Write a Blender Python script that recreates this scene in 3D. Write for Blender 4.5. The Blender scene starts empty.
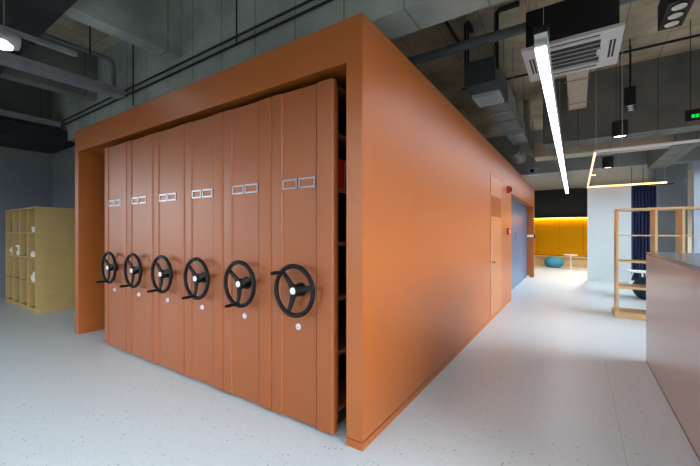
import bpy, bmesh, math, random
from mathutils import Vector, Matrix
random.seed(7)
PI = math.pi
S = bpy.context.scene
COL = S.collection

# ------------------------------------------------------------------ helpers
def lin(r, g, b):
    f = lambda v: (v/255)/12.92 if v/255 <= .04045 else ((v/255+.055)/1.055)**2.4
    return (f(r), f(g), f(b), 1)

def mat(name, col, rough=.5, metal=0.0, spec=.5, emit=None, strength=0, noise=0, nscale=6, bump=0, bscale=80, stretch=None, coat=0):
    m = bpy.data.materials.new(name); m.use_nodes = True
    nt = m.node_tree; b = nt.nodes['Principled BSDF']
    b.inputs['Base Color'].default_value = col
    b.inputs['Roughness'].default_value = rough
    b.inputs['Metallic'].default_value = metal
    b.inputs['Specular IOR Level'].default_value = spec
    b.inputs['Coat Weight'].default_value = coat
    if emit:
        b.inputs['Emission Color'].default_value = emit
        b.inputs['Emission Strength'].default_value = strength
    tc = nt.nodes.new('ShaderNodeTexCoord'); mp = nt.nodes.new('ShaderNodeMapping')
    nt.links.new(tc.outputs['Object'], mp.inputs['Vector'])
    if stretch: mp.inputs['Scale'].default_value = stretch
    if noise:
        n = nt.nodes.new('ShaderNodeTexNoise'); n.inputs['Scale'].default_value = nscale; n.inputs['Detail'].default_value = 6
        nt.links.new(mp.outputs[0], n.inputs['Vector'])
        r = nt.nodes.new('ShaderNodeMapRange')
        r.inputs['From Min'].default_value = .3; r.inputs['From Max'].default_value = .7
        r.inputs['To Min'].default_value = 1-noise; r.inputs['To Max'].default_value = 1+noise
        nt.links.new(n.outputs['Fac'], r.inputs['Value'])
        x = nt.nodes.new('ShaderNodeVectorMath'); x.operation = 'SCALE'
        x.inputs[0].default_value = col[:3]
        nt.links.new(r.outputs[0], x.inputs['Scale'])
        nt.links.new(x.outputs[0], b.inputs['Base Color'])
    if bump:
        n2 = nt.nodes.new('ShaderNodeTexNoise'); n2.inputs['Scale'].default_value = bscale
        nt.links.new(mp.outputs[0], n2.inputs['Vector'])
        bp = nt.nodes.new('ShaderNodeBump'); bp.inputs['Strength'].default_value = bump; bp.inputs['Distance'].default_value = .01
        nt.links.new(n2.outputs['Fac'], bp.inputs['Height']); nt.links.new(bp.outputs[0], b.inputs['Normal'])
    return m

class MB:
    """collects shapes into one mesh"""
    def __init__(s): s.bm = bmesh.new()
    def box(s, x0, x1, y0, y1, z0, z1, bev=0):
        r = bmesh.ops.create_cube(s.bm, size=1)
        bmesh.ops.scale(s.bm, vec=(x1-x0, y1-y0, z1-z0), verts=r['verts'])
        bmesh.ops.translate(s.bm, vec=((x0+x1)/2, (y0+y1)/2, (z0+z1)/2), verts=r['verts'])
        if bev:
            es = list({e for v in r['verts'] for e in v.link_edges})
            bmesh.ops.bevel(s.bm, geom=es, offset=bev, segments=2, affect='EDGES', profile=.5)
        return s
    def tube(s, pts, r, n=12, cap=True):
        pts = [Vector(p) for p in pts]; rings = []
        rr = r if isinstance(r, (list, tuple)) else [r]*len(pts)
        up = None
        for i, p in enumerate(pts):
            t = (pts[min(i+1, len(pts)-1)] - pts[max(i-1, 0)]).normalized()
            if up is None:
                up = Vector((0, 0, 1)) if abs(t.z) < .9 else Vector((1, 0, 0))
            a = t.cross(up).normalized(); b = a.cross(t).normalized(); up = b
            rings.append([s.bm.verts.new(p + (a*math.cos(2*PI*k/n) + b*math.sin(2*PI*k/n))*rr[i]) for k in range(n)])
        for A, B in zip(rings, rings[1:]):
            for k in range(n): s.bm.faces.new((A[k], A[(k+1) % n], B[(k+1) % n], B[k]))
        if cap: s.bm.faces.new(rings[0][::-1]); s.bm.faces.new(rings[-1])
        return s
    def lathe(s, prof, c=(0, 0, 0), axis='Z', n=32):
        """prof: (radius, height) list"""
        c = Vector(c); rings = []
        def P(r, h, a):
            x, y = r*math.cos(a), r*math.sin(a)
            return c + (Vector((x, y, h)) if axis == 'Z' else Vector((x, h, y)) if axis == 'Y' else Vector((h, x, y)))
        for r, h in prof:
            rings.append([s.bm.verts.new(P(r, h, 2*PI*k/n)) for k in range(n)] if r > 1e-5 else [s.bm.verts.new(P(0, h, 0))])
        for A, B in zip(rings, rings[1:]):
            for k in range(n):
                k2 = (k+1) % n
                if len(A) == 1 and len(B) == 1: continue
                if len(A) == 1: s.bm.faces.new((A[0], B[k], B[k2]))
                elif len(B) == 1: s.bm.faces.new((A[k], B[0], A[k2]))
                else: s.bm.faces.new((A[k], B[k], B[k2], A[k2]))
        return s
    def torus(s, R, r, c=(0, 0, 0), n=48, m=12, flat=1.0):
        """ring in the XZ plane"""
        c = Vector(c); V = []
        for i in range(n):
            a = 2*PI*i/n
            V.append([s.bm.verts.new(c + Vector(((R + r*math.cos(2*PI*j/m))*math.cos(a), r*flat*math.sin(2*PI*j/m), (R + r*math.cos(2*PI*j/m))*math.sin(a)))) for j in range(m)])
        for i in range(n):
            for j in range(m):
                s.bm.faces.new((V[i][j], V[(i+1) % n][j], V[(i+1) % n][(j+1) % m], V[i][(j+1) % m]))
        return s
    def prism(s, poly, z0, z1):
        A = [s.bm.verts.new((x, y, z0)) for x, y in poly]; B = [s.bm.verts.new((x, y, z1)) for x, y in poly]
        n = len(poly)
        for k in range(n): s.bm.faces.new((A[k], A[(k+1) % n], B[(k+1) % n], B[k]))
        s.bm.faces.new(A[::-1]); s.bm.faces.new(B)
        return s
    def xform(s, M): bmesh.ops.transform(s.bm, matrix=M, verts=s.bm.verts); return s
    def build(s, name, m, parent=None, loc=None, smooth=False):
        bmesh.ops.recalc_face_normals(s.bm, faces=s.bm.faces)
        me = bpy.data.meshes.new(name); s.bm.to_mesh(me); s.bm.free()
        me.materials.append(m)
        if smooth:
            for p in me.polygons: p.use_smooth = True
            try: me.set_sharp_from_angle(angle=math.radians(35))
            except Exception: pass
        o = bpy.data.objects.new(name, me); COL.objects.link(o)
        if parent: o.parent = parent
        if loc: o.location = loc
        return o

def tag(o, label=None, cat=None, group=None, kind=None):
    if label: o['label'] = label
    if cat: o['category'] = cat
    if group: o['group'] = group
    if kind: o['kind'] = kind
    return o

def thing(name, label, cat, loc=(0, 0, 0), rz=0, group=None):
    o = bpy.data.objects.new(name, None); o.empty_display_size = .1; COL.objects.link(o)
    o.location = loc; o.rotation_euler = (0, 0, rz)
    return tag(o, label, cat, group)

def struct(mb, name, m, parent=None):
    o = mb.build(name, m, parent); o['kind'] = 'structure'; return o

def copy_tree(o, parent=None):
    c = o.copy(); COL.objects.link(c)
    if parent: c.parent = parent
    for ch in [x for x in S.objects if x.parent == o]: copy_tree(ch, c)
    return c

# ------------------------------------------------------------------ materials
ORANGE = mat('orange_lacquer', lin(160, 86, 32), .36, spec=.6, noise=.02, nscale=3, bump=.03, bscale=300)
ORANGE_DOOR = mat('orange_steel', lin(144, 76, 32), .43, spec=.5, noise=.02, nscale=2, bump=.02, bscale=400)
TAN_DOOR = mat('tan_orange_gloss', lin(172, 110, 66), .36, noise=.04, nscale=3)
DARK = mat('dark_steel', lin(38, 34, 32), .55, noise=.1)
SHELF_IN = mat('brown_shelf_steel', lin(120, 70, 48), .5, noise=.05)
BLACK = mat('black_plastic', lin(10, 11, 14), .55, spec=.2, noise=.1, nscale=30)
BLACKM = mat('black_matte', lin(17, 18, 19), .6, noise=.1, nscale=10)
CHROME = mat('chrome', lin(150, 150, 156), .38, 1.0, noise=.04)
SILVER = mat('silver_paint', lin(196, 198, 202), .35, .3, noise=.04)
RED = mat('alarm_red', lin(190, 30, 24), .4, noise=.05)
BLUE = mat('blue_door_paint', lin(68, 92, 120), .35, noise=.03)
OLIVE = mat('olive_laminate', lin(172, 146, 90), .5, noise=.05, nscale=2, stretch=(1, 1, 8))
WHITE = mat('white_paint', lin(232, 234, 234), .4, noise=.02)
PANELW = mat('white_gloss_board', lin(208, 217, 218), .2, noise=.02)
ACW = mat('cassette_white', lin(200, 203, 200), .45, noise=.03)
GALV = mat('galvanised', lin(150, 153, 155), .45, .4, noise=.15, nscale=4)
PIPEG = mat('grey_pipe', lin(112, 120, 124), .5, .2, noise=.12, nscale=4)
DUCTG = mat('grey_duct', lin(128, 129, 126), .6, noise=.14, nscale=3)
DUCTP = mat('pale_insulation', lin(178, 170, 150), .7, noise=.1, nscale=5, bump=.1)
BLACKD = mat('black_duct', lin(26, 28, 34), .7, noise=.2, nscale=3)
WOOD = mat('light_oak', lin(208, 174, 124), .42, noise=.1, nscale=5, stretch=(2, 2, 14))
AMBER = mat('amber_panel', lin(228, 166, 0), .6, spec=.1, noise=.03, nscale=4)
TEAL = mat('teal_fabric', lin(66, 146, 166), .85, noise=.1, nscale=60, bump=.2, bscale=200)
DTEAL = mat('dark_teal_fabric', lin(14, 52, 58), .85, noise=.1, nscale=60, bump=.2, bscale=200)
NAVY = mat('navy_curtain', lin(44, 54, 92), .85, noise=.12, nscale=14, stretch=(6, 6, .4))
COUNTER = mat('rose_grey_laminate', lin(170, 158, 152), .3, noise=.02, nscale=3, coat=.25)
CTOP = mat('grey_counter_top', lin(120, 128, 136), .2, noise=.03)
EM_LINE = mat('lit_diffuser', lin(240, 242, 255), .5, emit=lin(240, 243, 255), strength=13)
EM_FRONT = mat('lit_diffuser_aisle', lin(240, 242, 255), .5, emit=lin(236, 243, 255), strength=40)
EM_WARM = mat('warm_led', lin(255, 214, 160), .5, emit=lin(255, 186, 118), strength=3.2)
EM_AMB = mat('amber_led', lin(255, 190, 80), .5, emit=lin(255, 186, 44), strength=15)
EM_SPOT = mat('lamp_lens', lin(240, 240, 240), .3, emit=lin(255, 240, 215), strength=4)
EM_DIM = mat('dim_lens', lin(170, 174, 176), .12, .6, emit=lin(255, 250, 240), strength=.1)
EM_TUBE = mat('cool_tube', lin(240, 245, 255), .4, emit=lin(235, 244, 255), strength=3)
EM_GREEN = mat('green_exit', lin(30, 200, 90), .5, emit=lin(20, 210, 90), strength=.9)
PAINTB = mat('blue_grey_wall', lin(114, 120, 130), .75, noise=.04, nscale=2)
PAINTW = mat('white_wall', lin(205, 206, 204), .8, noise=.03, nscale=2)
PAINTK = mat('black_wall', lin(34, 34, 35), .7, noise=.06, nscale=2)
GYP = mat('grey_gypsum', lin(150, 154, 152), .8, noise=.04, nscale=2)
COLM = mat('grey_column_paint', lin(128, 136, 138), .7, noise=.06, nscale=2)

def concrete(name, c1, c2, board=1.2):
    m = bpy.data.materials.new(name); m.use_nodes = True; nt = m.node_tree; L = nt.links; b = nt.nodes['Principled BSDF']
    b.inputs['Roughness'].default_value = .85
    tc = nt.nodes.new('ShaderNodeTexCoord')
    n = nt.nodes.new('ShaderNodeTexNoise'); n.inputs['Scale'].default_value = 1.1; n.inputs['Detail'].default_value = 9; n.inputs['Roughness'].default_value = .62
    L.new(tc.outputs['Object'], n.inputs['Vector'])
    cr = nt.nodes.new('ShaderNodeValToRGB'); cr.color_ramp.elements[0].position = .32; cr.color_ramp.elements[1].position = .68
    cr.color_ramp.elements[0].color = c1; cr.color_ramp.elements[1].color = c2
    L.new(n.outputs['Fac'], cr.inputs['Fac'])
    # board seams: lines every `board` metres in x and in y
    sx = nt.nodes.new('ShaderNodeSeparateXYZ'); L.new(tc.outputs['Object'], sx.inputs[0])
    prev = None
    for ax, bd in (('X', board*.5), ('Y', board)):
        d = nt.nodes.new('ShaderNodeMath'); d.operation = 'DIVIDE'; L.new(sx.outputs[ax], d.inputs[0]); d.inputs[1].default_value = bd
        f = nt.nodes.new('ShaderNodeMath'); f.operation = 'FRACT'; L.new(d.outputs[0], f.inputs[0])
        g = nt.nodes.new('ShaderNodeMath'); g.operation = 'LESS_THAN'; L.new(f.outputs[0], g.inputs[0]); g.inputs[1].default_value = .02/bd
        if prev:
            mx = nt.nodes.new('ShaderNodeMath'); mx.operation = 'MAXIMUM'; L.new(prev.outputs[0], mx.inputs[0]); L.new(g.outputs[0], mx.inputs[1]); prev = mx
        else: prev = g
    mixc = nt.nodes.new('ShaderNodeMix'); mixc.data_type = 'RGBA'; mixc.blend_type = 'MULTIPLY'
    fm = nt.nodes.new('ShaderNodeMath'); fm.operation = 'MULTIPLY'; L.new(prev.outputs[0], fm.inputs[0]); fm.inputs[1].default_value = .55
    L.new(fm.outputs[0], mixc.inputs['Factor']); L.new(cr.outputs[0], mixc.inputs['A']); mixc.inputs['B'].default_value = (.35, .33, .3, 1)
    L.new(mixc.outputs['Result'], b.inputs['Base Color'])
    bp = nt.nodes.new('ShaderNodeBump'); bp.inputs['Strength'].default_value = .25; bp.inputs['Distance'].default_value = .02
    n2 = nt.nodes.new('ShaderNodeTexNoise'); n2.inputs['Scale'].default_value = 25; n2.inputs['Detail'].default_value = 5
    L.new(tc.outputs['Object'], n2.inputs['Vector']); L.new(n2.outputs['Fac'], bp.inputs['Height']); L.new(bp.outputs[0], b.inputs['Normal'])
    return m
SLAB = concrete('slab_concrete', lin(146, 136, 114), lin(208, 194, 166))
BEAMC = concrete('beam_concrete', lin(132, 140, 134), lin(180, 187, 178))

SHADED_BEAMC = concrete('shaded_beam_concrete', lin(92, 96, 92), lin(128, 130, 122))  # darker copy of the beam concrete, shade put into its colour
def terrazzo():
    m = bpy.data.materials.new('terrazzo'); m.use_nodes = True; nt = m.node_tree; L = nt.links; b = nt.nodes['Principled BSDF']
    tc = nt.nodes.new('ShaderNodeTexCoord')
    base = lin(200, 210, 213); cur = None
    for sc, thr, keep, dark in ((30, .2, .12, .55), (62, .24, .2, .66), (45, .2, .12, .8)):
        v = nt.nodes.new('ShaderNodeTexVoronoi'); v.inputs['Scale'].default_value = sc
        L.new(tc.outputs['Object'], v.inputs['Vector'])
        lt = nt.nodes.new('ShaderNodeMath'); lt.operation = 'LESS_THAN'; L.new(v.outputs['Distance'], lt.inputs[0]); lt.inputs[1].default_value = thr
        sp = nt.nodes.new('ShaderNodeSeparateColor'); L.new(v.outputs['Color'], sp.inputs[0])
        k = nt.nodes.new('ShaderNodeMath'); k.operation = 'LESS_THAN'; L.new(sp.outputs[0], k.inputs[0]); k.inputs[1].default_value = keep
        a = nt.nodes.new('ShaderNodeMath'); a.operation = 'MULTIPLY'; L.new(lt.outputs[0], a.inputs[0]); L.new(k.outputs[0], a.inputs[1])
        mx = nt.nodes.new('ShaderNodeMix'); mx.data_type = 'RGBA'
        L.new(a.outputs[0], mx.inputs['Factor'])
        if cur: L.new(cur.outputs['Result'], mx.inputs['A'])
        else: mx.inputs['A'].default_value = base
        mx.inputs['B'].default_value = (base[0]*dark*.92, base[1]*dark, base[2]*dark*.98, 1)
        cur = mx
    L.new(cur.outputs['Result'], b.inputs['Base Color'])
    b.inputs['Roughness'].default_value = .36
    b.inputs['Specular IOR Level'].default_value = .5
    return m
TERR = terrazzo()

def glass():
    m = bpy.data.materials.new('window_glass'); m.use_nodes = True; nt = m.node_tree; L = nt.links
    out = nt.nodes['Material Output']; nt.nodes.remove(nt.nodes['Principled BSDF'])
    t = nt.nodes.new('ShaderNodeBsdfTransparent'); g = nt.nodes.new('ShaderNodeBsdfGlossy'); g.inputs['Roughness'].default_value = .02
    fr = nt.nodes.new('ShaderNodeFresnel'); mx = nt.nodes.new('ShaderNodeMixShader')
    L.new(fr.outputs[0], mx.inputs[0]); L.new(t.outputs[0], mx.inputs[1]); L.new(g.outputs[0], mx.inputs[2]); L.new(mx.outputs[0], out.inputs[0])
    return m
GLASS = glass()

# ------------------------------------------------------------------ the setting
XL, XR, YB, YF, ZC = -10.0, 2.75, -5.0, 16.8, 4.5
fl = struct(MB().box(XL, XR, YB, YF, -.1, 0), 'floor', TERR)
FJX = .24
fj = MB()
fj.box(FJX, FJX+.003, -4.9, 4.6, 0, .0012)
struct(fj, 'joint', mat('floor_joint', lin(168, 165, 158), .4), fl)
ce = struct(MB().box(XL, XR, YB, YF, ZC, ZC+.15), 'ceiling', SLAB)
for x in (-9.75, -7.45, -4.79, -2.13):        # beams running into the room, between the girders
    struct(MB().box(x+.13, x+.35, YB, 2.6, 3.72, ZC), 'beam', BEAMC if x > -5 else SHADED_BEAMC, ce)
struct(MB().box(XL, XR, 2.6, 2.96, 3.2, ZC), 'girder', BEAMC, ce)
struct(MB().box(-.6, XR, 8.2, 8.7, 3.2, ZC), 'girder', SHADED_BEAMC, ce)
struct(MB().box(1.55, 1.95, 8.7, 12.0, 3.05, ZC), 'beam', SHADED_BEAMC, ce)
struct(MB().box(-3.2, XR, 12.0, YF, 3.18, ZC), 'soffit', GYP, ce)

# walls with window openings
def wall_with_openings(name, axis, pos, thick, a0, a1, z1, ops, m):
    """axis 'x': wall plane at x=pos running along y; 'y': plane at y=pos running along x"""
    mb = MB()
    def bx(p0, p1, z0, zz):
        if p1 - p0 < 1e-4 or zz - z0 < 1e-4: return
        if axis == 'x': mb.box(min(pos, pos+thick), max(pos, pos+thick), p0, p1, z0, zz)
        else: mb.box(p0, p1, min(pos, pos+thick), max(pos, pos+thick), z0, zz)
    cur = a0
    for (p0, p1, z0, zz) in sorted(ops):
        bx(cur, p0, 0, z1); bx(p0, p1, 0, z0); bx(p0, p1, zz, z1); cur = p1
    bx(cur, a1, 0, z1)
    return struct(mb, name, m)
def window(n, axis, pos, thick, p0, p1, z0, z1, bars, fm):
    w = MB(); t0, t1 = sorted((pos+thick*.3, pos+thick*.75)); f = .05
    def bx(mb, a, b, c, d, u0, u1):
        if axis == 'x': mb.box(u0, u1, a, b, c, d)
        else: mb.box(a, b, u0, u1, c, d)
    bx(w, p0, p0+f, z0, z1, t0, t1); bx(w, p1-f, p1, z0, z1, t0, t1)
    bx(w, p0, p1, z0, z0+f, t0, t1); bx(w, p0, p1, z1-f, z1, t0, t1)
    for k in range(1, bars):
        p = p0+(p1-p0)*k/bars; bx(w, p-.025, p+.025, z0, z1, t0, t1)
    o = struct(w, 'window_%d' % n, fm)
    g = MB(); bx(g, p0+f, p1-f, z0+f, z1-f, (t0+t1)/2-.004, (t0+t1)/2+.004)
    struct(g, 'pane', GLASS, o)
FRAME = mat('window_frame_grey', lin(150, 160, 172), .4, .2, noise=.03)
back_ops = [(-9.0, -7.2, .8, 2.9), (-5.2, -3.0, .8, 2.9), (1.0, 2.4, .8, 2.9)]  # last opening is unseen, added to lighten the lower orange side wall
wall_with_openings('wall_front', 'y', YB, -.2, XL, XR, ZC, back_ops, PAINTW)
for i, w in enumerate(back_ops): window(i+1, 'y', YB, -.2, *w, 3, FRAME)
right_ops = [(-3.6, -.1, .1, 2.95), (.2, 3.9, .1, 2.95), (4.2, 7.9, .1, 2.95), (8.2, 12.2, .1, 2.95)]
wall_with_openings('wall_right', 'x', XR, .2, YB, YF, ZC, right_ops, PAINTW)
for i, w in enumerate(right_ops): window(i+4, 'x', XR, .2, *w, 3, FRAME)
left_ops = [(-4.4, -.8, .8, 2.9)]
wl = wall_with_openings('wall_left', 'x', XL, -.2, YB, YF, ZC, left_ops, PAINTB)
window(8, 'x', XL, -.2, *left_ops[0], 3, FRAME)
struct(MB().box(XL, XR, YF, YF+.15, 0, ZC), 'wall_back', PAINTK)
wi = struct(MB().box(XL, -5.66, 2.78, 2.92, 0, 3.2), 'wall_inner', PAINTB)
struct(MB().box(XL, -5.66, 2.765, 2.78, 2.62, 3.2), 'trim_1', mat('greenish_band', lin(120, 128, 122), .8, noise=.05), wi)
struct(MB().box(XL, XL+.015, YB, 2.76, 2.9, 3.7), 'trim_2', mat('greenish_band_side', lin(120, 128, 122), .8, noise=.05), wl)
struct(MB().box(2.46, 2.60, 12.08, 12.24, 0, ZC), 'trim_3', mat('pale_post', lin(176, 190, 204), .4, noise=.03))
struct(MB().box(1.70, 2.42, 12.45, 13.0, 0, 3.18), 'wall_column', COLM)

# ------------------------------------------------------------------ the orange storage enclosure
EX0, EX1, EY0, EY1, EH = -5.65, -1.106, 1.806, 11.95, 2.712
enc = thing('storage_enclosure', 'large free-standing orange enclosure around the row of handwheel shelving cabinets', 'enclosure', ((EX0+EX1)/2, EY0, 0))
ox, oy = -(EX0+EX1)/2, -EY0
def epart(mb, name, m, parent=None): return mb.xform(Matrix.Translation((ox, oy, 0))).build(name, m, parent or enc)
RI, LI, LZ = -1.225, -5.535, 2.435
DY0, DY1, DZ = 7.52, 11.75, 2.14
zb = .056
f = MB()                                                  # portal frame around the cabinets
f.box(RI, EX1, EY0, EY0+.25, zb, EH).box(EX0, LI, EY0, EY0+.25, zb, EH).box(LI, RI, EY0, EY0+.25, LZ, EH)
epart(f, 'front_frame', ORANGE)
w = MB(); w.box(RI, EX1, EY0+.25, DY0, zb, EH); w.box(RI, EX1, DY0, DY1, DZ, EH); w.box(RI, EX1, DY1, EY1, zb, EH)
w.box(-1.33, RI, DY1, DY1+.12, zb, EH); w.box(-1.33, RI, DY0-.12, DY0, zb, EH); w.box(-1.33, RI, DY0, DY1, DZ, DZ+.1)
epart(w, 'side_wall', ORANGE)
epart(MB().box(EX0, LI, EY0+.25, EY1, zb, EH), 'side_wall', ORANGE)
epart(MB().box(LI, RI, EY1-.12, EY1, zb, EH), 'rear_wall', ORANGE)
epart(MB().box(LI, RI, EY0+.25, EY1-.12, LZ, LZ+.06), 'ceiling_panel', ORANGE)
epart(MB().box(LI, RI, 5.30, 5.40, 0.0, LZ), 'inner_partition', ORANGE)
epart(MB().box(LI, RI, EY0+.25, EY1-.12, EH-.08, EH), 'roof_panel', ORANGE)
pl = MB(); pl.box(RI, EX1, EY0, DY0, 0, .048).box(RI, EX1, DY1, EY1, 0, .048).box(EX0, LI, EY0, EY1, 0, .048)
pl.box(RI+.01, EX1-.008, EY0+.008, DY0-.008, .04, .06).box(EX0+.01, LI-.008, EY0+.008, EY1-.01, .04, .06).box(RI+.01, EX1-.008, DY1+.008, EY1-.01, .04, .06)
epart(pl, 'plinth', ORANGE)
# hinged access door in the long wall
ad = MB(); ad.box(EX1-.01, EX1+.004, 5.555, 6.405, .06, 2.255)
adoor = epart(ad, 'access_door', TAN_DOOR)
fr = MB()
for a in ((5.53, 5.548, .056, 2.28), (6.412, 6.43, .056, 2.28)): fr.box(EX1-.01, EX1+.003, *a)
fr.box(EX1-.01, EX1+.003, 5.548, 6.412, 2.262, 2.28)
epart(fr, 'door_casing', ORANGE)
vg = MB()
for k in range(14): vg.box(EX1+.004, EX1+.010, 5.60+k*.057, 5.63+k*.057, 1.61, 1.93)
epart(vg, 'vent_grille', ORANGE, adoor)
h = MB(); h.tube([(EX1, 5.66, .9), (EX1+.05, 5.66, .9)], .011); h.tube([(EX1+.05, 5.65, .9), (EX1+.05, 5.80, .9)], .009); h.lathe([(0, .012), (.027, .012), (.027, 0)], (EX1+.002, 5.66, .9), 'X')
epart(h, 'lever_handle', CHROME, adoor)
# blue sliding doors in the recess
for (a, b, hy) in ((DY0, 9.64, 9.52), (9.646, DY1, 11.2)):
    d = epart(MB().box(-1.325, -1.296, a, b, .006, DZ), 'sliding_door', BLUE)
    hh = MB(); hh.box(-1.296, -1.282, hy-.02, hy+.02, 1.16, 1.36, .004)
    epart(hh, 'pull_handle', CHROME, d)

# six mobile cabinets -------------------------------------------------------
def make_cabinet():
    W = .570/2 - .0035; Z0, Z1 = .028, 2.366
    root = thing('mobile_shelving_cabinet', '', 'cabinet')
    P = []
    def arc(cx, cy, a0, a1, r, n=5):
        for k in range(n+1):
            a = a0+(a1-a0)*k/n; P.append((cx+r*math.cos(a), cy+r*math.sin(a)))
    arc(-W+.005, .005, PI, 1.5*PI, .005)
    P += [(-.186, 0), (-.178, .010), (.134, .010), (.1345, .0145), (.137, .0145), (.1375, .010), (.143, .010), (.150, 0)]
    arc(W-.022, .022, 1.5*PI, 2*PI, .022, 7)
    P += [(W, .05), (-W, .05)]
    MB().prism(P, Z0, Z1).build('end_panel', ORANGE_DOOR, root, None, True)
    for yy in (.05, 1.0, 1.95, 2.9):
        MB().box(-W+.012, W-.012, yy, yy+.03, .10, 2.34).build('upright', SHELF_IN, root)
    for zz in (.14, .52, .89, 1.26, 1.63, 2.0, 2.32):
        MB().box(-W+.016, W-.016, .08, 2.9, zz, zz+.028).build('shelf', SHELF_IN, root)
    c = MB(); c.box(-W+.02, W-.02, .06, 2.93, .055, .12)
    for yy in (.35, 1.5, 2.6):
        for xx in (-.17, .17): c.tube([(xx-.02, yy, .031), (xx+.02, yy, .031)], .03, 16)
    c.build('base_carriage', DARK, root)
    for x0, x1 in ((-.175, -.035), (-.019, .130)):
        b = MB(); t = .011; y0, y1 = .002, .011
        b.box(x0, x1, y0, y1, 1.735-t, 1.735).box(x0, x1, y0, y1, 1.664, 1.664+t).box(x0, x0+t, y0, y1, 1.664, 1.735).box(x1-t, x1, y0, y1, 1.664, 1.735)
        b.build('label_holder', CHROME, root)
    lk = MB(); lk.lathe([(0, -.014), (.010, -.014), (.011, -.008), (.022, -.007), (.024, 0), (0, 0)], (-.025, .010, .69), 'Y', 24)
    lk.box(-.028, -.022, -.012, .006, .683, .697)
    lock = lk.build('lock', SILVER, root)
    kb = MB(); kb.box(-.022, .006, -.004, -.001, .676, .686, .001).build('latch', SILVER, lock)
    # handwheel
    rim = MB().torus(.168, .0165, (0, 0, 0), 56, 14, .9).build('handwheel', BLACK, root, (0, -.066, .955), True)
    hb = MB(); hb.lathe([(0, -.012), (.030, -.012), (.040, -.004), (.042, .022), (.034, .05), (.034, .068), (.048, .0685), (.048, .0755), (0, .0755)], (0, 0, 0), 'Y', 32)
    hb.build('hub', BLACK, rim, None, True)
    MB().lathe([(0, -.018), (.021, -.0172), (.0245, -.011), (0, -.011)], (0, 0, 0), 'Y', 24).build('hub_cap', WHITE, rim, None, True)
    for k in range(3):
        s = MB(); n = 7; V = []
        for i in range(n):
            t = i/(n-1); x = .02+t*.142; wd = .032-.014*math.sin(t*PI*.65); y = .012*math.sin(t*PI)*.6+.003*(1-t)
            V.append([s.bm.verts.new((x, y+dy, dz)) for dy, dz in ((-.008, -wd*.7), (-.008, wd*.7), (0, wd), (.008, wd*.7), (.008, -wd*.7), (0, -wd))])
        for A, B in zip(V, V[1:]):
            for j in range(6): s.bm.faces.new((A[j], A[(j+1) % 6], B[(j+1) % 6], B[j]))
        s.bm.faces.new(V[0]); s.bm.faces.new(V[-1])
        s.xform(Matrix.Rotation(-math.radians(131+120*k), 4, 'Y'))
        s.build('spoke', BLACK, rim, None, True)
    a = math.radians(131)
    g = MB(); cx, cz = .160*math.cos(a), .160*math.sin(a)
    g.lathe([(0, .004), (.017, .004), (.017, -.012), (.009, -.02), (.0095, -.03), (.0125, -.042), (.0135, -.075), (.012, -.106), (.006, -.112), (0, -.112)], (cx, 0, cz), 'Y', 20)
    g.build('grip', BLACK, rim, None, True)
    return root
CABW = .570; CX = [-1.616 - CABW*k for k in range(6)]       # from the right-hand end of the row
cab = make_cabinet()
GAPN = ['tall orange handwheel cabinet beside the open black gap, wheel grip pointing to upper left',
        'second orange handwheel cabinet from the black gap, bright silver label holders, grip at lower left',
        'third orange handwheel cabinet from the black gap',
        'fourth orange handwheel cabinet from the black gap, third from the far end',
        'orange handwheel cabinet next to the far end one',
        'orange handwheel cabinet at far end, its side facing the empty bay']
ROT = [0, 131-262, 131-259, 131-256, 131-259, 131-261]
for i, x in enumerate(CX):
    o = cab if i == 0 else copy_tree(cab)
    o.location = (x, EY0+.002, 0)
    o['label'] = GAPN[i]; o['group'] = 'handwheel cabinets in the orange enclosure'
    for ch in S.objects:
        if ch.parent == o and ch.name.startswith('handwheel'): ch.rotation_euler = (0, math.radians(ROT[i]), 0)
# file boxes on the open side of the end cabinet
for zz, yy, c, lb in ((1.291+.37, .14, RED, 'red file box on upper shelf inside the black gap'), (1.291+.37, .22, mat('brown_file', lin(120, 80, 60), .6, noise=.05), 'brown file box behind the red one inside the black gap')):
    b = MB(); b.box(-.11, .11, -.03, .03, 0, .2, .004); b.box(.11, .113, -.015, .015, .05, .13)
    o = b.build('file_box', c, None, (-1.475, EY0+yy, zz)); tag(o, lb, 'file box')

# things mounted on the orange wall
al = thing('fire_alarm_wall_mount', 'round red fire alarm sounder high on the orange wall', 'alarm', (EX1, 7.07, 2.17))
MB().lathe([(0, 0), (.07, 0), (.07, .03), (.06, .05), (0, .05)], (0, 0, 0), 'X').build('body', RED, al, None, True)
MB().lathe([(.03, .05), (.052, .075), (.046, .075), (0, .055)], (0, 0, 0), 'X').build('horn', DARK, al, None, True)
cp = thing('fire_call_point_switch', 'small square red call point beside the blue doors', 'call point', (EX1, 7.045, 1.38))
MB().box(0, .045, -.05, .05, -.06, .06, .006).build('case', RED, cp)
MB().box(.045, .048, -.03, .03, -.03, .03).build('press_plate', WHITE, cp)
sg = thing('wall_sign', 'small white plate on the end reveal of the blue doorway', 'sign', (-1.20, DY1, 1.262))
MB().box(-.085, .085, -.012, 0, -.032, .032, .003).build('plate', WHITE, sg)
MB().box(-.07, .07, -.0135, -.012, .006, .012).build('rule_line', GALV, sg)
kn = thing('card_reader_switch', 'small dark reader on the far edge of the orange enclosure', 'reader', (EX1, 11.85, 1.25))
MB().box(0, .03, -.04, .04, -.06, .06, .006).build('case', BLACK, kn)

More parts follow.
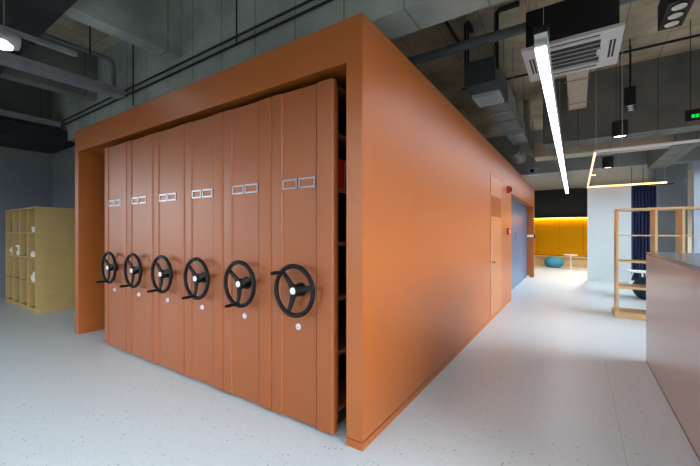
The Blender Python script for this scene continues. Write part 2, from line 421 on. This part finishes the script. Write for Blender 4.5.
# ------------------------------------------------------------------ olive cubby bookcase, left
BX0, BX1, BY0, BY1, BH = -9.36, -7.567, 1.876, 2.74, 1.768
bc = thing('cubby_bookcase', 'olive cubby bookcase of sixteen open compartments against the blue-grey wall', 'bookcase', ((BX0+BX1)/2, BY0, 0))
T = .03; bo = -(BX0+BX1)/2
def bpart(mb, name): return mb.xform(Matrix.Translation((bo, -BY0, 0))).build(name, OLIVE, bc)
for x in (BX0, BX1-T): bpart(MB().box(x, x+T, BY0, BY1, 0, BH), 'side_panel')
bpart(MB().box(BX0, BX1, BY0-.004, BY1, BH, BH+.025), 'top_panel')
bpart(MB().box(BX0+T, BX1-T, BY0+.41, BY0+.43, .05, BH), 'back_panel')
bpart(MB().box(BX0+T, BX1-T, BY0+.02, BY1-.02, 0, .05), 'plinth')
CW = (BX1-BX0-T)/4; RH = (BH-.05)/4
for k in (1, 2, 3): bpart(MB().box(BX0+k*CW, BX0+k*CW+T, BY0+.003, BY1, .05, BH), 'divider')
for k in range(4): bpart(MB().box(BX0+T, BX1-T, BY0+.006, BY1, .05+k*RH, .05+k*RH+.025), 'shelf')
BK = {n: mat('cover_'+n, c, .6, noise=.06, nscale=8) for n, c in dict(white=lin(214, 212, 206), cream=lin(196, 186, 170), grey=lin(140, 140, 146), blue=lin(120, 152, 190), lilac=lin(130, 110, 156), pink=lin(206, 176, 176), black=lin(34, 32, 36), brown=lin(96, 74, 62)).items()}
PAGE = mat('page_edges', lin(226, 222, 210), .8, noise=.05)
cols = ['leftmost', 'second', 'third', 'rightmost']; rows = ['top', 'second', 'third', 'bottom']
ords = ['bottom', 'second', 'third', 'fourth', 'fifth', 'sixth']
def book(c, w, d, h, name='book'):
    root = thing(name, '', 'book')
    m = MB(); m.box(-w/2, w/2, 0, d, 0, .003).box(-w/2, w/2, 0, d, h-.003, h).box(-w/2, -w/2+.003, 0, d, 0, h)
    m.build('cover', BK[c], root)
    MB().box(-w/2+.003, w/2-.004, .004, d-.004, .003, h-.003).build('pages', PAGE, root)
    return root
def flat_stack(col, row, names, off=0):
    z = .0512+(3-row)*RH+.025; x = BX0+T+(col+.5)*CW - T/2
    for i, c in enumerate(names):
        h = random.uniform(.028, .042); o = book(c, random.uniform(.24, .3), random.uniform(.27, .31), h)
        o.location = (x+off+random.uniform(-.02, .02), BY0+.03+random.uniform(0, .03), z); o.rotation_euler = (0, 0, random.uniform(-.06, .06)); z += h
        o['label'] = '%s book, %s of the flat stack in %s compartment of %s bookcase row' % (c, 'topmost' if i == len(names)-1 else ords[i], cols[col], rows[row])
        o['group'] = 'books lying flat in the olive bookcase'
flat_stack(3, 0, ['white', 'blue', 'blue'])
flat_stack(0, 1, ['white', 'grey', 'white', 'pink'])
flat_stack(1, 1, ['cream', 'white', 'cream', 'grey', 'white'])
flat_stack(3, 1, ['cream', 'grey', 'cream'])
flat_stack(3, 2, ['pink', 'white', 'grey', 'blue', 'blue'])
def upright_books(col, row, names, lab):
    z = .0512+(3-row)*RH+.025; x = BX0+T+(col+.5)*CW - T/2 - .04
    for i, c in enumerate(names):
        o = book(c, .19, .15, .032)
        o.rotation_euler = (0, PI/2, 0)
        o.location = (x+i*.035, BY0+.04, z+.095)
        o['label'] = lab[i]; o['group'] = 'small books standing in the olive bookcase'
upright_books(0, 0, ['black', 'black'], ['black book standing at left in top leftmost bookcase compartment', 'black book standing at right in top leftmost bookcase compartment'])
upright_books(1, 0, ['lilac', 'lilac', 'lilac'], ['lilac book standing at left in top row of olive bookcase', 'lilac book standing in the middle of top row lilac trio', 'lilac book standing at right of the top row lilac trio'])
upright_books(2, 1, ['black', 'black', 'brown'], ['black book standing at left in third compartment of second row', 'black book standing mid in third compartment of second row', 'brown book standing at right in third compartment of second row'])
upright_books(1, 2, ['black', 'black'], ['black book standing at left in third row of olive bookcase', 'black book standing at right in third row of olive bookcase'])
upright_books(1, 3, ['brown', 'black'], ['brown book standing in bottom row of olive bookcase', 'black book standing in bottom row of olive bookcase'])

# ------------------------------------------------------------------ reception counter, right
ct = thing('reception_counter', 'long rose-grey reception counter with smooth grey top', 'counter', (1.15, 2.2, 0))
MB().box(-.547, .25, -.3, 2.54, 0, 1.12).build('body', COUNTER, ct)
MB().box(-.547, .25, -.3, 2.54, 1.12, 1.15, .003).build('countertop', CTOP, ct)
MB().box(-.549, .252, -.302, 2.542, 0, .012).build('base_strip', mat('counter_base', lin(90, 86, 86), .4), ct)

# ------------------------------------------------------------------ oak display rack behind the counter
RX0, RX1, RY0, RY1, RZ = .52, 1.80, 6.95, 7.38, 1.74
rk = thing('open_display_rack', 'open light oak display rack standing behind the counter', 'rack', ((RX0+RX1)/2, RY0, 0))
ro = Matrix.Translation((-(RX0+RX1)/2, -RY0, 0))
for x in (RX0, .99, 1.295, RX1-.03):
    p = MB(); n = 8; r = .08; pr = []
    pts = [(RY0, .02), (RY1, .02), (RY1, RZ-r)] + [(RY1-r+r*math.cos(a), RZ-r+r*math.sin(a)) for a in [PI/2*k/n for k in range(1, n+1)]] + [(RY0+r-r*math.sin(a), RZ-r+r*math.cos(a)) for a in [PI/2*k/n for k in range(0, n+1)]]
    if x != RX0: pts = [(RY0, .02), (RY1, .02), (RY1, RZ), (RY0, RZ)]
    A = [p.bm.verts.new((x, y, z)) for y, z in pts]; B = [p.bm.verts.new((x+.03, y, z)) for y, z in pts]
    k_ = len(pts)
    for k in range(k_): p.bm.faces.new((A[k], A[(k+1) % k_], B[(k+1) % k_], B[k]))
    p.bm.faces.new(A[::-1]); p.bm.faces.new(B)
    if x in (.99, 1.295):
        p.bm.free(); p = MB(); p.box(x, x+.03, RY0+.0, RY1, .86 if x > 1 else .04, RZ-.03)
    p.xform(ro).build('upright', WOOD, rk)
for z, t in ((RZ-.03, .03), (1.30, .02), (.88, .025), (.46, .035)):
    MB().box(RX0+.03, RX1-.03, RY0+.005, RY1-.005, z, z+t).xform(ro).build('shelf', WOOD, rk)
MB().box(RX0-.03, RX1+.03, RY0-.03, RY1+.02, 0, .085, .006).xform(ro).build('base', WOOD, rk)

# ------------------------------------------------------------------ far lounge
al = thing('alcove_bench', 'long built-in bench with amber panelled back under a warm light strip', 'bench', (-.6, YF, 0))
BXA, BXB = -3.333, 2.442
for k in range(7):
    a = BXA+k*(BXB-BXA)/7
    MB().box(a+.004, a+(BXB-BXA)/7-.004, -.04, -.002, .42, 1.93).build('back_panel', AMBER, al)
MB().box(BXA, BXB, -.62, -.04, .35, .40, .004).build('seat', WOOD, al)
MB().box(BXA, BXB, -.55, -.05, 0, .35).build('front_board', WOOD, al)
MB().box(BXA, BXB, -.14, -.002, 1.97, 2.0).build('top_ledge', WOOD, al)
MB().box(BXA, BXB, -.12, -.05, 1.945, 1.97).build('light_strip', EM_AMB, al)
MB().box(BXA, BXB, -.53, -.51, -.0 + .02, .03).build('toe_light', EM_WARM, al)
def pouf(name, m, loc, R, H, lab):
    o = thing(name, lab, 'pouf', loc)
    pr = [(0, 0), (R*.6, 0)] + [(R*(.66+.34*math.sin(t*PI)**.75), H*(.02+.93*t)) for t in [k/14 for k in range(15)]] + [(R*.5, H*.985), (0, H)]
    MB().lathe(pr).build('cushion', m, o, None, True)
    MB().torus(R*.70, .008, (0, 0, 0), 40, 8).xform(Matrix.Translation((0, 0, H*.955)) @ Matrix.Rotation(PI/2, 4, 'X')).build('piping', m, o, None, True)
pouf('pouf', TEAL, (-.77, 15.7, 0), .34, .43, 'round teal fabric pouf in front of the amber bench')
pouf('pouf', DTEAL, (1.28, 9.25, 0), .33, .44, 'dark teal pouf behind the oak display rack')
def side_table(loc, H, R, lab, n):
    o = thing('side_table', lab, 'table', loc)
    MB().lathe([(0, H-.025), (R-.01, H-.025), (R, H-.012), (R-.004, H), (0, H)]).build('tabletop', WHITE, o, None, True)
    if n == 1:
        MB().lathe([(.028, .015), (.025, H-.025)], n=16).build('stem', WHITE, o, None, True)
        MB().lathe([(0, 0), (.16, 0), (.16, .008), (.03, .02), (0, .02)]).build('foot', WHITE, o, None, True)
    else:
        for k in range(3):
            a = 2*PI*k/3+PI*1.05
            pts = [(math.cos(a)*q*R, math.sin(a)*q*R, z) for q, z in ((.45, H-.025), (.62, H*.72), (.7, H*.4), (.92, .004))]
            MB().tube(pts, [.016, .014, .012, .011], 10).build('leg', WHITE, o, None, True)
side_table((-.2, 14.86, 0), .56, .22, 'small white pedestal table beside the teal pouf', 1)
side_table((1.17, 9.98, 0), .50, .27, 'low white table by the navy curtain', 3)
# white gloss partition board with feet
pb = thing('partition_board', 'tall white glossy partition board between amber alcove and navy curtain', 'partition', (.73, 12.02, 0))
MB().box(-.49, .49, -.025, .025, .02, 2.62).build('board', PANELW, pb)
for x in (-.4, .4): MB().box(x-.03, x+.03, -.2, .2, 0, .02).build('foot', SILVER, pb)
MB().box(-.495, .495, -.03, .03, 2.62, 2.64).build('top_rail', SILVER, pb)
# curtain
cv = MB(); n = 90; V0, V1 = [], []
for i in range(n+1):
    t = i/n; x = -.28+t*.56; y = .05*math.sin(t*2*PI*8)+.012*math.sin(t*37)
    V0.append((x, y)); V1.append((x, y+.012))
cur = thing('curtain', 'long pleated navy curtain beside the grey column', 'curtain', (1.50, 12.28, 0))
cv.prism(V0+V1[::-1], .03, 2.63); cv.build('drape', NAVY, cur, None, True)
MB().tube([(-.30, 0, 2.66), (.62, 0, 2.66)], .015).build('curtain_rail', BLACKM, cur)
for x in (-.25, 0, .25): MB().tube([(x, 0, 2.66), (x, 0, 3.18)], .006).build('hanger', BLACKM, cur)
for i in range(1):
    pass

# ------------------------------------------------------------------ lights and services overhead, right-hand side
lp = thing('linear_pendant_light', 'very long slim white linear light hung beside the orange wall', 'lamp', (-.25, 3.19, 2.88), .006)
LL = 12.4
MB().box(-.040, .040, .03, LL, 0, .02).build('diffuser', EM_LINE, lp)
MB().box(-.045, .045, .0, LL+.02, .018, .10).box(-.047, -.042, 0, LL+.02, -.028, .10).box(.042, .047, 0, LL+.02, -.028, .10).build('housing', WHITE, lp)
MB().box(-.045, .045, 0, .028, -.002, .06).build('end_cap', WHITE, lp)
MB().box(-.045, .045, LL, LL+.02, -.002, .06).build('end_cap', WHITE, lp)
for y in (1.62, 2.31): MB().box(-.044, .044, y-.03, y+.03, -.006, .02).build('joint_band', GALV, lp)
for y in (.3, 2.2, 4.3): MB().tube([(0, y, .10), (0, y, 4.5-2.88)], .003, 6).build('wire', SILVER, lp)
MB().tube([(0, 9.0-.3, .10), (0, 9.0-.3, 4.5-2.88-.0)], .003, 6).build('wire', SILVER, lp)
MB().tube([(0, 11.6, .10), (0, 11.6, 3.18-2.88)], .003, 6).build('wire', SILVER, lp)
bx = MB(); bx.box(-.055, .055, .0, .2, .10, .16).build('driver_box', BLACKM, lp)

for xx, lb in ((-3.5, 'white linear light over the front aisle'),):
    fa = thing('linear_pendant_light', lb, 'lamp', (xx, -.5, 2.8))
    MB().box(-.0, 4.4, -.056, .056, 0, .02).build('diffuser', EM_FRONT, fa)
    MB().box(-.02, 4.42, -.062, .062, .018, .10).box(-.02, 4.42, -.064, -.058, -.022, .10).box(-.02, 4.42, .058, .064, -.022, .10).build('housing', PIPEG, fa)
    for x in (.3, 4.1): MB().tube([(x, 0, .1), (x, 0, 1.70)], .003, 6).build('wire', SILVER, fa)
lf = thing('light_frame', 'thin suspended rectangular frame with warm glowing edges over the lounge', 'lamp', (.22, 6.75, 2.64))
def bar(x0, x1, y0, y1, nm='profile', side=None):
    MB().box(x0, x1, y0, y1, 0, .035).build(nm, WHITE, lf)
bar(-.0, 2.3, 0, .04); bar(0, .035, .04, 5.1); bar(0, 1.7, 5.1, 5.14)
MB().box(.008, .027, .04, 5.1, -.006, 0).build('led_strip', EM_WARM, lf)
MB().box(0, 1.7, 5.105, 5.13, -.006, 0).build('led_strip', EM_WARM, lf)
MB().box(0, 1.7, 5.094, 5.1, 0.0, .03).build('led_strip', EM_WARM, lf)
for p, zt in (((.03, .02), 4.5), ((.36, .02), 4.5), ((1.33, .02), 4.5), ((2.2, .02), 4.5), ((.02, 5.11), 4.5), ((.72, 5.11), 4.5), ((1.66, 5.11), 4.5)):
    zz = 4.5 if p[1]+6.75 < 8 else 4.5
    MB().tube([(*p, .03), (*p, zz-2.64)], .004, 6).build('wire', SILVER, lf)

# ceiling cassette air conditioner
ac = thing('ceiling_cassette_air_conditioner', 'square white ceiling cassette air conditioner with black body', 'air conditioner', (-.07, 4.895, 3.45))
pn = MB(); s = .475
pn.box(-s, s, -s, -.30, 0, .035).box(-s, s, .30, s, 0, .035).box(-s, -.30, -.30, .30, 0, .035).box(.30, s, -.30, .30, 0, .035)
pn.build('panel', ACW, ac)
MB().box(-.43, .43, -.445, .445, .035, .46).build('body', BLACKM, ac)
g = MB(); g.box(-.30, .30, -.30, .30, .02, .034)
g.build('intake', BLACKM, ac)
gb = MB()
for k in range(6): gb.box(-.295, .295, -.282+k*.112, -.276+k*.112, .012, .02)
gb.box(-.30, -.285, -.3, .3, .004, .02).box(.285, .30, -.3, .3, .004, .02)
gb.build('intake_grille', ACW, ac)
for (a, b, c, d) in ((-.27, .27, -.41, -.365), (-.27, .27, .365, .41), (-.42, -.365, -.22, .22), (.365, .42, -.22, .22)):
    lv = MB().box(a, b, c, d, -.003, .003).build('louvre', BLACKM, ac)
    m = MB()
    if b-a > d-c: m.box(a, b, (c+d)/2-.006, (c+d)/2+.006, -.007, -.003)
    else: m.box((a+b)/2-.006, (a+b)/2+.006, c, d, -.007, -.003)
    m.build('vane', ACW, lv)
MB().box(.255, .295, -.06, .10, -.004, .004, .001).build('display', ACW, ac)
for x in (-.40, .40):
    for y in (-.41, .41): MB().tube([(x, y, .4), (x, y, 1.05)], .006, 6).build('hanger_rod', GALV, ac)

# black multi-lamp spotlights, round pendants
def spot_box(loc, rz, lab, on=EM_DIM, s=1.0, hh=.25):
    o = thing('spotlight_pendant', lab, 'spotlight', loc, rz, 'black three-lamp ceiling spotlights')
    b = MB(); b.box(-.09*s, .09*s, -.25*s, .25*s, .012, hh*s); b.box(-.09*s, .09*s, -.25*s, .25*s, 0, .012)
    b.build('housing', BLACKM, o)
    for y in (-.155, 0, .155):
        r = MB().lathe([(.072*s, 0), (.074*s, -.006), (.060*s, -.006), (.056*s, 0)], (0, y*s, 0)).build('bezel', BLACK, o, None, True)
        MB().lathe([(0, -.002), (.054*s, -.002), (.054*s, -.006), (.03*s, -.012), (0, -.014)], (0, y*s, 0)).build('lens', on, r, None, True)
    for y in (-.18, .18): MB().tube([(0, y*s, hh*s), (0, y*s, 4.5-loc[2])], .009, 8).build('cord', BLACKM, o)
spot_box((.77, 4.39, 3.40), 0, 'large black three-lamp spotlight hanging beside the air conditioner, larger of two')
spot_box((.73, 7.30, 3.42), math.radians(-8), 'smaller black three-lamp spotlight hanging beyond the air conditioner, above a round pendant', s=.8, hh=.36)
def round_pendant(loc, R, H, lab):
    o = thing('round_pendant_light', lab, 'lamp', loc, 0, 'black round pendant downlights')
    MB().lathe([(R*.82, .02), (R*.95, 0), (R, .01), (R, H), (R*.3, H+.012), (0, H+.012)]).build('shade', BLACKM, o, None, True)
    MB().lathe([(0, .028), (R*.82, .028), (R*.82, .02), (0, .018)]).build('lens', EM_SPOT, o, None, True)
    MB().tube([(0, 0, H), (0, 0, 4.5-loc[2])], .006, 8).build('cord', BLACKM, o)
    l = bpy.data.lights.new('downlight', 'SPOT'); l.energy = 14; l.spot_size = math.radians(75); l.spot_blend = .6; l.color = (1, .86, .7); l.shadow_soft_size = .06
    lo = bpy.data.objects.new('bulb', l); COL.objects.link(lo); lo.parent = o; lo.location = (0, 0, -.01)
round_pendant((.62, 7.62, 3.03), .115, .27, 'black round pendant downlight before the girder, larger one')
round_pendant((.59, 9.98, 2.86), .11, .26, 'black round pendant downlight beyond the girder, smaller one')
rd = thing('recessed_downlight', 'small round recessed downlight glowing in the far soffit', 'lamp', (.42, 13.3, 3.18))
MB().lathe([(.06, 0), (.075, -.004), (.075, 0)], n=24).build('ring', WHITE, rd)
MB().lathe([(0, -.003), (.06, -.003), (.06, 0), (0, 0)], n=24).build('lens', EM_SPOT, rd)
l = bpy.data.lights.new('downlight', 'SPOT'); l.energy = 600; l.spot_size = math.radians(130); l.spot_blend = .7; l.color = (1, .93, .82); l.shadow_soft_size = .06
lo = bpy.data.objects.new('bulb', l); COL.objects.link(lo); lo.parent = rd; lo.location = (0, 0, -.02)

ex = thing('exit_sign', 'hanging black exit sign with green lettering near the window side', 'sign', (1.59, 7.0, 3.0))
MB().box(-.26, .26, -.012, .012, 0, .17, .003).build('panel', BLACKM, ex)
gl = MB()
for k in range(4):
    for z in (.045, .072): gl.box(-.19+k*.045, -.155+k*.045, -.016, -.012, z, z+.019)
gl.build('green_arrow', EM_GREEN, ex)
gl = MB(); gl.box(.02, .04, -.016, -.012, .03, .145).box(.04, .12, -.016, -.012, .03, .045).box(.105, .12, -.016, -.012, .045, .145).box(.04, .105, -.016, -.012, .13, .145).box(.062, .082, -.016, -.012, .06, .11)
gl.build('green_symbol', EM_GREEN, ex)
for x in (-.2, .2): MB().tube([(x, 0, .17), (x, 0, 4.5-3.0)], .005, 6).build('hanger_rod', BLACKM, ex)

# ducts, grille, pipes
fc = thing('fan_coil_unit', 'dark fan coil box with pale return grille above the orange wall', 'ventilation unit', (-1.155, 5.05, 3.40))
MB().box(-.21, .21, 0, .84, .06, .40).build('casing', mat('blue_grey_casing', lin(70, 82, 86), .5, .3, noise=.12), fc)
g = MB(); g.box(-.19, .19, .36, .40, 0, .06).box(-.19, .19, .76, .80, 0, .06).box(-.19, -.16, .40, .76, 0, .06).box(.16, .19, .40, .76, 0, .06)
g.build('grille_frame', ACW, fc)
g = MB()
for k in range(10): g.box(-.16, .16, .41+k*.036, .425+k*.036, .012, .03)
g.build('grille_slats', ACW, fc)
MB().box(-.16, .16, .40, .76, .045, .06).build('filter', DUCTG, fc)
MB().tube([(-.2, .09, .25), (-.2, .09, 1.02), (-.2, .14, 1.06), (-.2, .4, 1.06)], .035).build('riser_pipe', BLACKD, fc, None, True)
MB().tube([(.205, .09, .25), (.205, .09, 1.02), (.25, .09, 1.06), (.5, .09, 1.06)], .035).build('riser_pipe', BLACKD, fc, None, True)
for x in (-.19, .19):
    for y in (.06, .78): MB().tube([(x, y, .38), (x, y, 1.1)], .006, 6).build('hanger_rod', GALV, fc)
sd = thing('supply_duct', 'wide grey rectangular duct running back from the fan coil box', 'duct', (-1.11, 5.95, 3.45))
MB().box(-.17, .17, 0, 3.0, 0, .32).build('body', DUCTG, sd)
for y in (.02, 1.0, 2.0, 2.95): MB().box(-.19, .19, y, y+.03, -.02, .34).build('flange', GALV, sd)
for y in (.4, 1.8):
    for x in (-.2, .2): MB().tube([(x, y, -.02), (x, y, 1.05)], .006, 6).build('hanger_rod', GALV, sd)
    MB().box(-.21, .21, y-.015, y+.015, -.035, -.02).build('hanger_bar', GALV, sd)
def pipe(name, pts, r, m, lab, rods=(), cat='pipe'):
    o = thing(name, lab, cat, pts[0]); p0 = Vector(pts[0])
    MB().tube([Vector(p)-p0 for p in pts], r, 14).build('tube', m, o, None, True)
    for q in rods:
        q = Vector(q)
        MB().tube([q-p0, Vector((q.x, q.y, 4.5))-p0], .006, 6).build('hanger_rod', GALV, o)
        MB().torus(r+.004, .006, q-p0, 20, 6).build('clamp', GALV, o)
    return o
pipe('water_pipe', [(-3.4, 4.94, 4.0), (2.75, 4.94, 4.0)], .065, PIPEG, 'thick grey pipe running above the air conditioner', [(-1.2, 4.94, 4.0)])
pipe('conduit', [(-1.9, 6.9, 4.2), (2.75, 6.9, 4.2)], .02, BLACKM, 'thin dark conduit across the slab behind the air conditioner')
pipe('conduit', [(-1.6, 5.6, 4.44), (-1.6, 3.3, 4.44), (-1.6, 3.3, 3.6)], .02, BLACKM, 'dark conduit on the slab over the orange roof')
pd = thing('branch_duct', 'short pale insulated duct stub hanging behind the air conditioner', 'duct', (0, 6.0, 3.62))
MB().box(-.13, .13, -.2, 1.5, 0, .3).build('body', DUCTP, pd)
MB().box(-.14, .14, 1.44, 1.5, -.01, .31).build('flange', DUCTP, pd)
for y in (.1, 1.2):
    for x in (-.15, .15): MB().tube([(x, y, .02), (x, y, .88)], .006, 6).build('hanger_rod', GALV, pd)
    MB().box(-.16, .16, y-.015, y+.015, -.012, 0).build('hanger_bar', GALV, pd)
cd = thing('cross_duct', 'long pale rectangular duct crossing the ceiling beyond the girder', 'duct', (.75, 9.2, 3.08))
MB().box(-1.6, 1.5, -.25, .25, 0, .36, .03).build('body', DUCTP, cd)
for x in (-1.2, -.2, .8): MB().box(x, x+.035, -.27, .27, -.015, .38).build('flange', GALV, cd)
MB().tube([(-1.45, -.1, .13), (-1.62, -.1, .14), (-1.72, -.1, .2), (-1.75, -.1, .32), (-1.75, -.1, 1.42)], .075, 16).build('elbow', DUCTP, cd, None, True)
for x in (-1.0, .95): MB().tube([(x, 0, .3), (x, 0, 1.42)], .008, 6).build('hanger_rod', GALV, cd)
sp = thing('ceiling_speaker', 'small pale blue box unit hung above far end of the orange enclosure', 'speaker', (-1.05, 10.9, 2.98))
MB().box(-.12, .12, -.14, .14, 0, .2, .01).build('case', mat('pale_blue_case', lin(150, 178, 196), .4, noise=.04), sp)
MB().tube([(0, 0, .2), (0, 0, 1.52)], .012).build('drop_rod', GALV, sp)
MB().lathe([(0, 0), (.05, 0), (.05, .01), (0, .012)], (0, -.152, .1), 'Y').build('lens', BLACK, sp)
pipe('drain_pipe', [(2.3, 8.75, 3.5), (2.3, 10.2, 3.45), (2.3, 11.9, 3.42)], .05, PIPEG, 'pale grey pipe running back towards the grey column', [(2.3, 10.2, 3.45)])
rf = thing('round_duct', 'round dark duct drum over the enclosure beyond the supply duct', 'duct', (-1.30, 9.3, 3.2))
MB().lathe([(0, -.3), (.16, -.3), (.17, -.28), (.17, .9), (.16, .92), (0, .92)], (0, 0, .17), 'Y', 28).build('drum', DUCTG, rf, None, True)
MB().lathe([(.175, -.02), (.185, -.01), (.185, .02), (.175, .03)], (0, 0, .17), 'Y', 28).build('band', GALV, rf, None, True)
MB().tube([(0, .3, .33), (0, .3, 1.30)], .01).build('hanger_rod', GALV, rf)

# ------------------------------------------------------------------ services overhead, left-hand side
def tray(x, y0, y1, z, lab, rods, w=.2):
    o = thing('cable_tray', lab, 'cable tray', (x, y0, z), 0, 'galvanised cable trays over the left bay')
    L_ = y1-y0
    t = MB(); t.box(-w/2, w/2, 0, L_, 0, .006).box(-w/2, -w/2+.006, 0, L_, .006, .1).box(w/2-.006, w/2, 0, L_, .006, .1)
    t.box(w/2, w/2+.012, 0, L_, .09, .1)
    t.build('channel', GALV, o)
    for y in rods:
        MB().box(-w/2-.05, w/2+.05, y-.02, y+.02, -.03, 0).build('hanger_bar', GALV, o)
        for sx in (-1, 1): MB().tube([(sx*(w/2+.035), y, -.03), (sx*(w/2+.035), y, 4.5-z)], .007, 6).build('hanger_rod', GALV, o)
    return o
tray(-5.95, -4.5, 2.5, 3.47, 'nearer silver cable tray ending at the girder above the enclosure', (-1.0, .2, 2.2), .22)
tray(-8.7, -4.5, 2.5, 3.45, 'farther silver cable tray above the olive bookcase', (-1.5, 1.45), .3)
pipe('conduit', [(-6.17, -3, 4.1), (-6.17, 2.38, 4.1), (-6.17, 2.46, 4.07), (-6.17, 2.48, 4.0), (-6.17, 2.48, 3.62)], .03, PIPEG, 'grey conduit along slab bending down beside the girder')
pipe('conduit', [(-8.5, 2.53, 3.58), (2.7, 2.53, 3.58)], .013, BLACKD, 'upper of two conduits fixed along the girder above the enclosure')
pipe('conduit', [(-8.5, 2.55, 3.51), (2.7, 2.55, 3.51)], .013, BLACKM, 'lower dark conduit fixed along the girder above the enclosure')
for (x, y, z, lb) in ((-5.13, 2.3, 3.12, 'long thin dark rod hanging beside end of the nearer cable tray'), (-5.43, 1.9, 3.73, 'short thin dark rod hanging left of the ceiling beam'), (-3.17, 2.49, 3.48, 'thin dark rod hanging over the girder conduits above the enclosure')):
    pipe('hanging_rod', [(x, y, z), (x, y, 4.5)], .009, BLACKM, lb, cat='rod')
bd = thing('black_duct', 'wide black duct crossing the bay beside the tube lamp', 'duct', (-6, 1.03, 3.6))
MB().box(-3.5, 3.4, 0, .28, 0, .36).build('body', BLACKD, bd)
for x in (-2.4, -.9, .6, 2.1): MB().box(x, x+.03, -.015, .295, -.015, .375).build('flange', BLACKD, bd)
for x in (-2.0, 2.6): MB().tube([(x, .14, .3), (x, .14, .9)], .008, 6).build('hanger_rod', BLACKM, bd)
dd = thing('black_duct', 'low black duct running above the olive bookcase against the wall', 'duct', (-9.35, -4, 3.12))
MB().box(-.45, .85, 0, 6.72, 0, .26).build('body', BLACKD, dd)
for y in (1, 3, 5): MB().box(-.46, .86, y, y+.03, -.01, .27).build('flange', BLACKD, dd)
for y in (1.5, 5.5): MB().tube([(.3, y, .2), (.3, y, 1.38)], .008, 6).build('hanger_rod', BLACKM, dd)
tl = thing('tube_lamp_pendant', 'bright tube lamp hanging under a silver bar beside the black duct', 'lamp', (-4.80, .25, 3.28))
MB().box(-.03, .03, -.3, 1.30, .10, .14).build('support_bar', GALV, tl)
MB().lathe([(0, -.02), (.08, -.02), (.095, 0), (.095, .78), (.085, .81), (0, .81)], (0, 0, .03), 'Y', 24).xform(Matrix.Diagonal((1, 1, .9, 1))).build('reflector', SILVER, tl, None, True)
MB().lathe([(0, .0), (.075, .02), (.08, .06), (.08, .70), (.06, .76), (0, .78)], (0, 0, -.012), 'Y', 24).build('tube', EM_TUBE, tl, None, True)
for y in (.1, .7): MB().tube([(0, y, .06), (0, y, 1.22)], .006, 6).build('hanger_rod', GALV, tl)

# ------------------------------------------------------------------ light
w = bpy.data.worlds.new('sky'); S.world = w; w.use_nodes = True
nt = w.node_tree; bg = nt.nodes['Background']; bg.inputs[1].default_value = SKY = 13
tc = nt.nodes.new('ShaderNodeTexCoord'); sx = nt.nodes.new('ShaderNodeSeparateXYZ'); cr = nt.nodes.new('ShaderNodeValToRGB')
nt.links.new(tc.outputs['Generated'], sx.inputs[0])
mr = nt.nodes.new('ShaderNodeMapRange'); mr.inputs['From Min'].default_value = -1; nt.links.new(sx.outputs['Z'], mr.inputs['Value'])
nt.links.new(mr.outputs[0], cr.inputs['Fac']); nt.links.new(cr.outputs[0], bg.inputs[0])
e = cr.color_ramp.elements
e[0].position = .49; e[0].color = (.055, .055, .055, 1); e[1].position = .53; e[1].color = (.92, .97, 1, 1)
q = e.new(1.0); q.color = (.6, .78, 1, 1)
def portal(name, loc, rot, sx, sy):
    l = bpy.data.lights.new(name, 'AREA'); l.shape = 'RECTANGLE'; l.size = sx; l.size_y = sy; l.energy = 1
    l.cycles.is_portal = True
    o = bpy.data.objects.new(name, l); COL.objects.link(o); o.location = loc; o.rotation_euler = rot; return o
for (a, b, c, d) in back_ops: portal('daylight_portal', ((a+b)/2, YB-.21, (c+d)/2), (PI/2, 0, 0), b-a, d-c)
for (a, b, c, d) in right_ops: portal('daylight_portal', (XR+.21, (a+b)/2, (c+d)/2), (PI/2, 0, PI/2), b-a, d-c)
a, b, c, d = left_ops[0]; portal('daylight_portal', (XL-.21, (a+b)/2, (c+d)/2), (PI/2, 0, -PI/2), b-a, d-c)

# ------------------------------------------------------------------ camera
cam = bpy.data.cameras.new('camera'); co = bpy.data.objects.new('camera', cam); COL.objects.link(co)
cam.sensor_width = 36; cam.lens = 36*343/700; cam.clip_start = .05
co.location = (0, 0, 1.35); co.rotation_euler = (PI/2, 0, math.radians(33.55))
S.camera = co
S.view_settings.view_transform = 'Standard'; S.view_settings.look = 'None'; S.view_settings.gamma = 1; S.view_settings.exposure = .3
try: S.view_settings.use_curve_mapping = False
except Exception: pass
S.cycles.use_denoising = True
S.cycles.max_bounces = 8
S.cycles.sample_clamp_indirect = 8
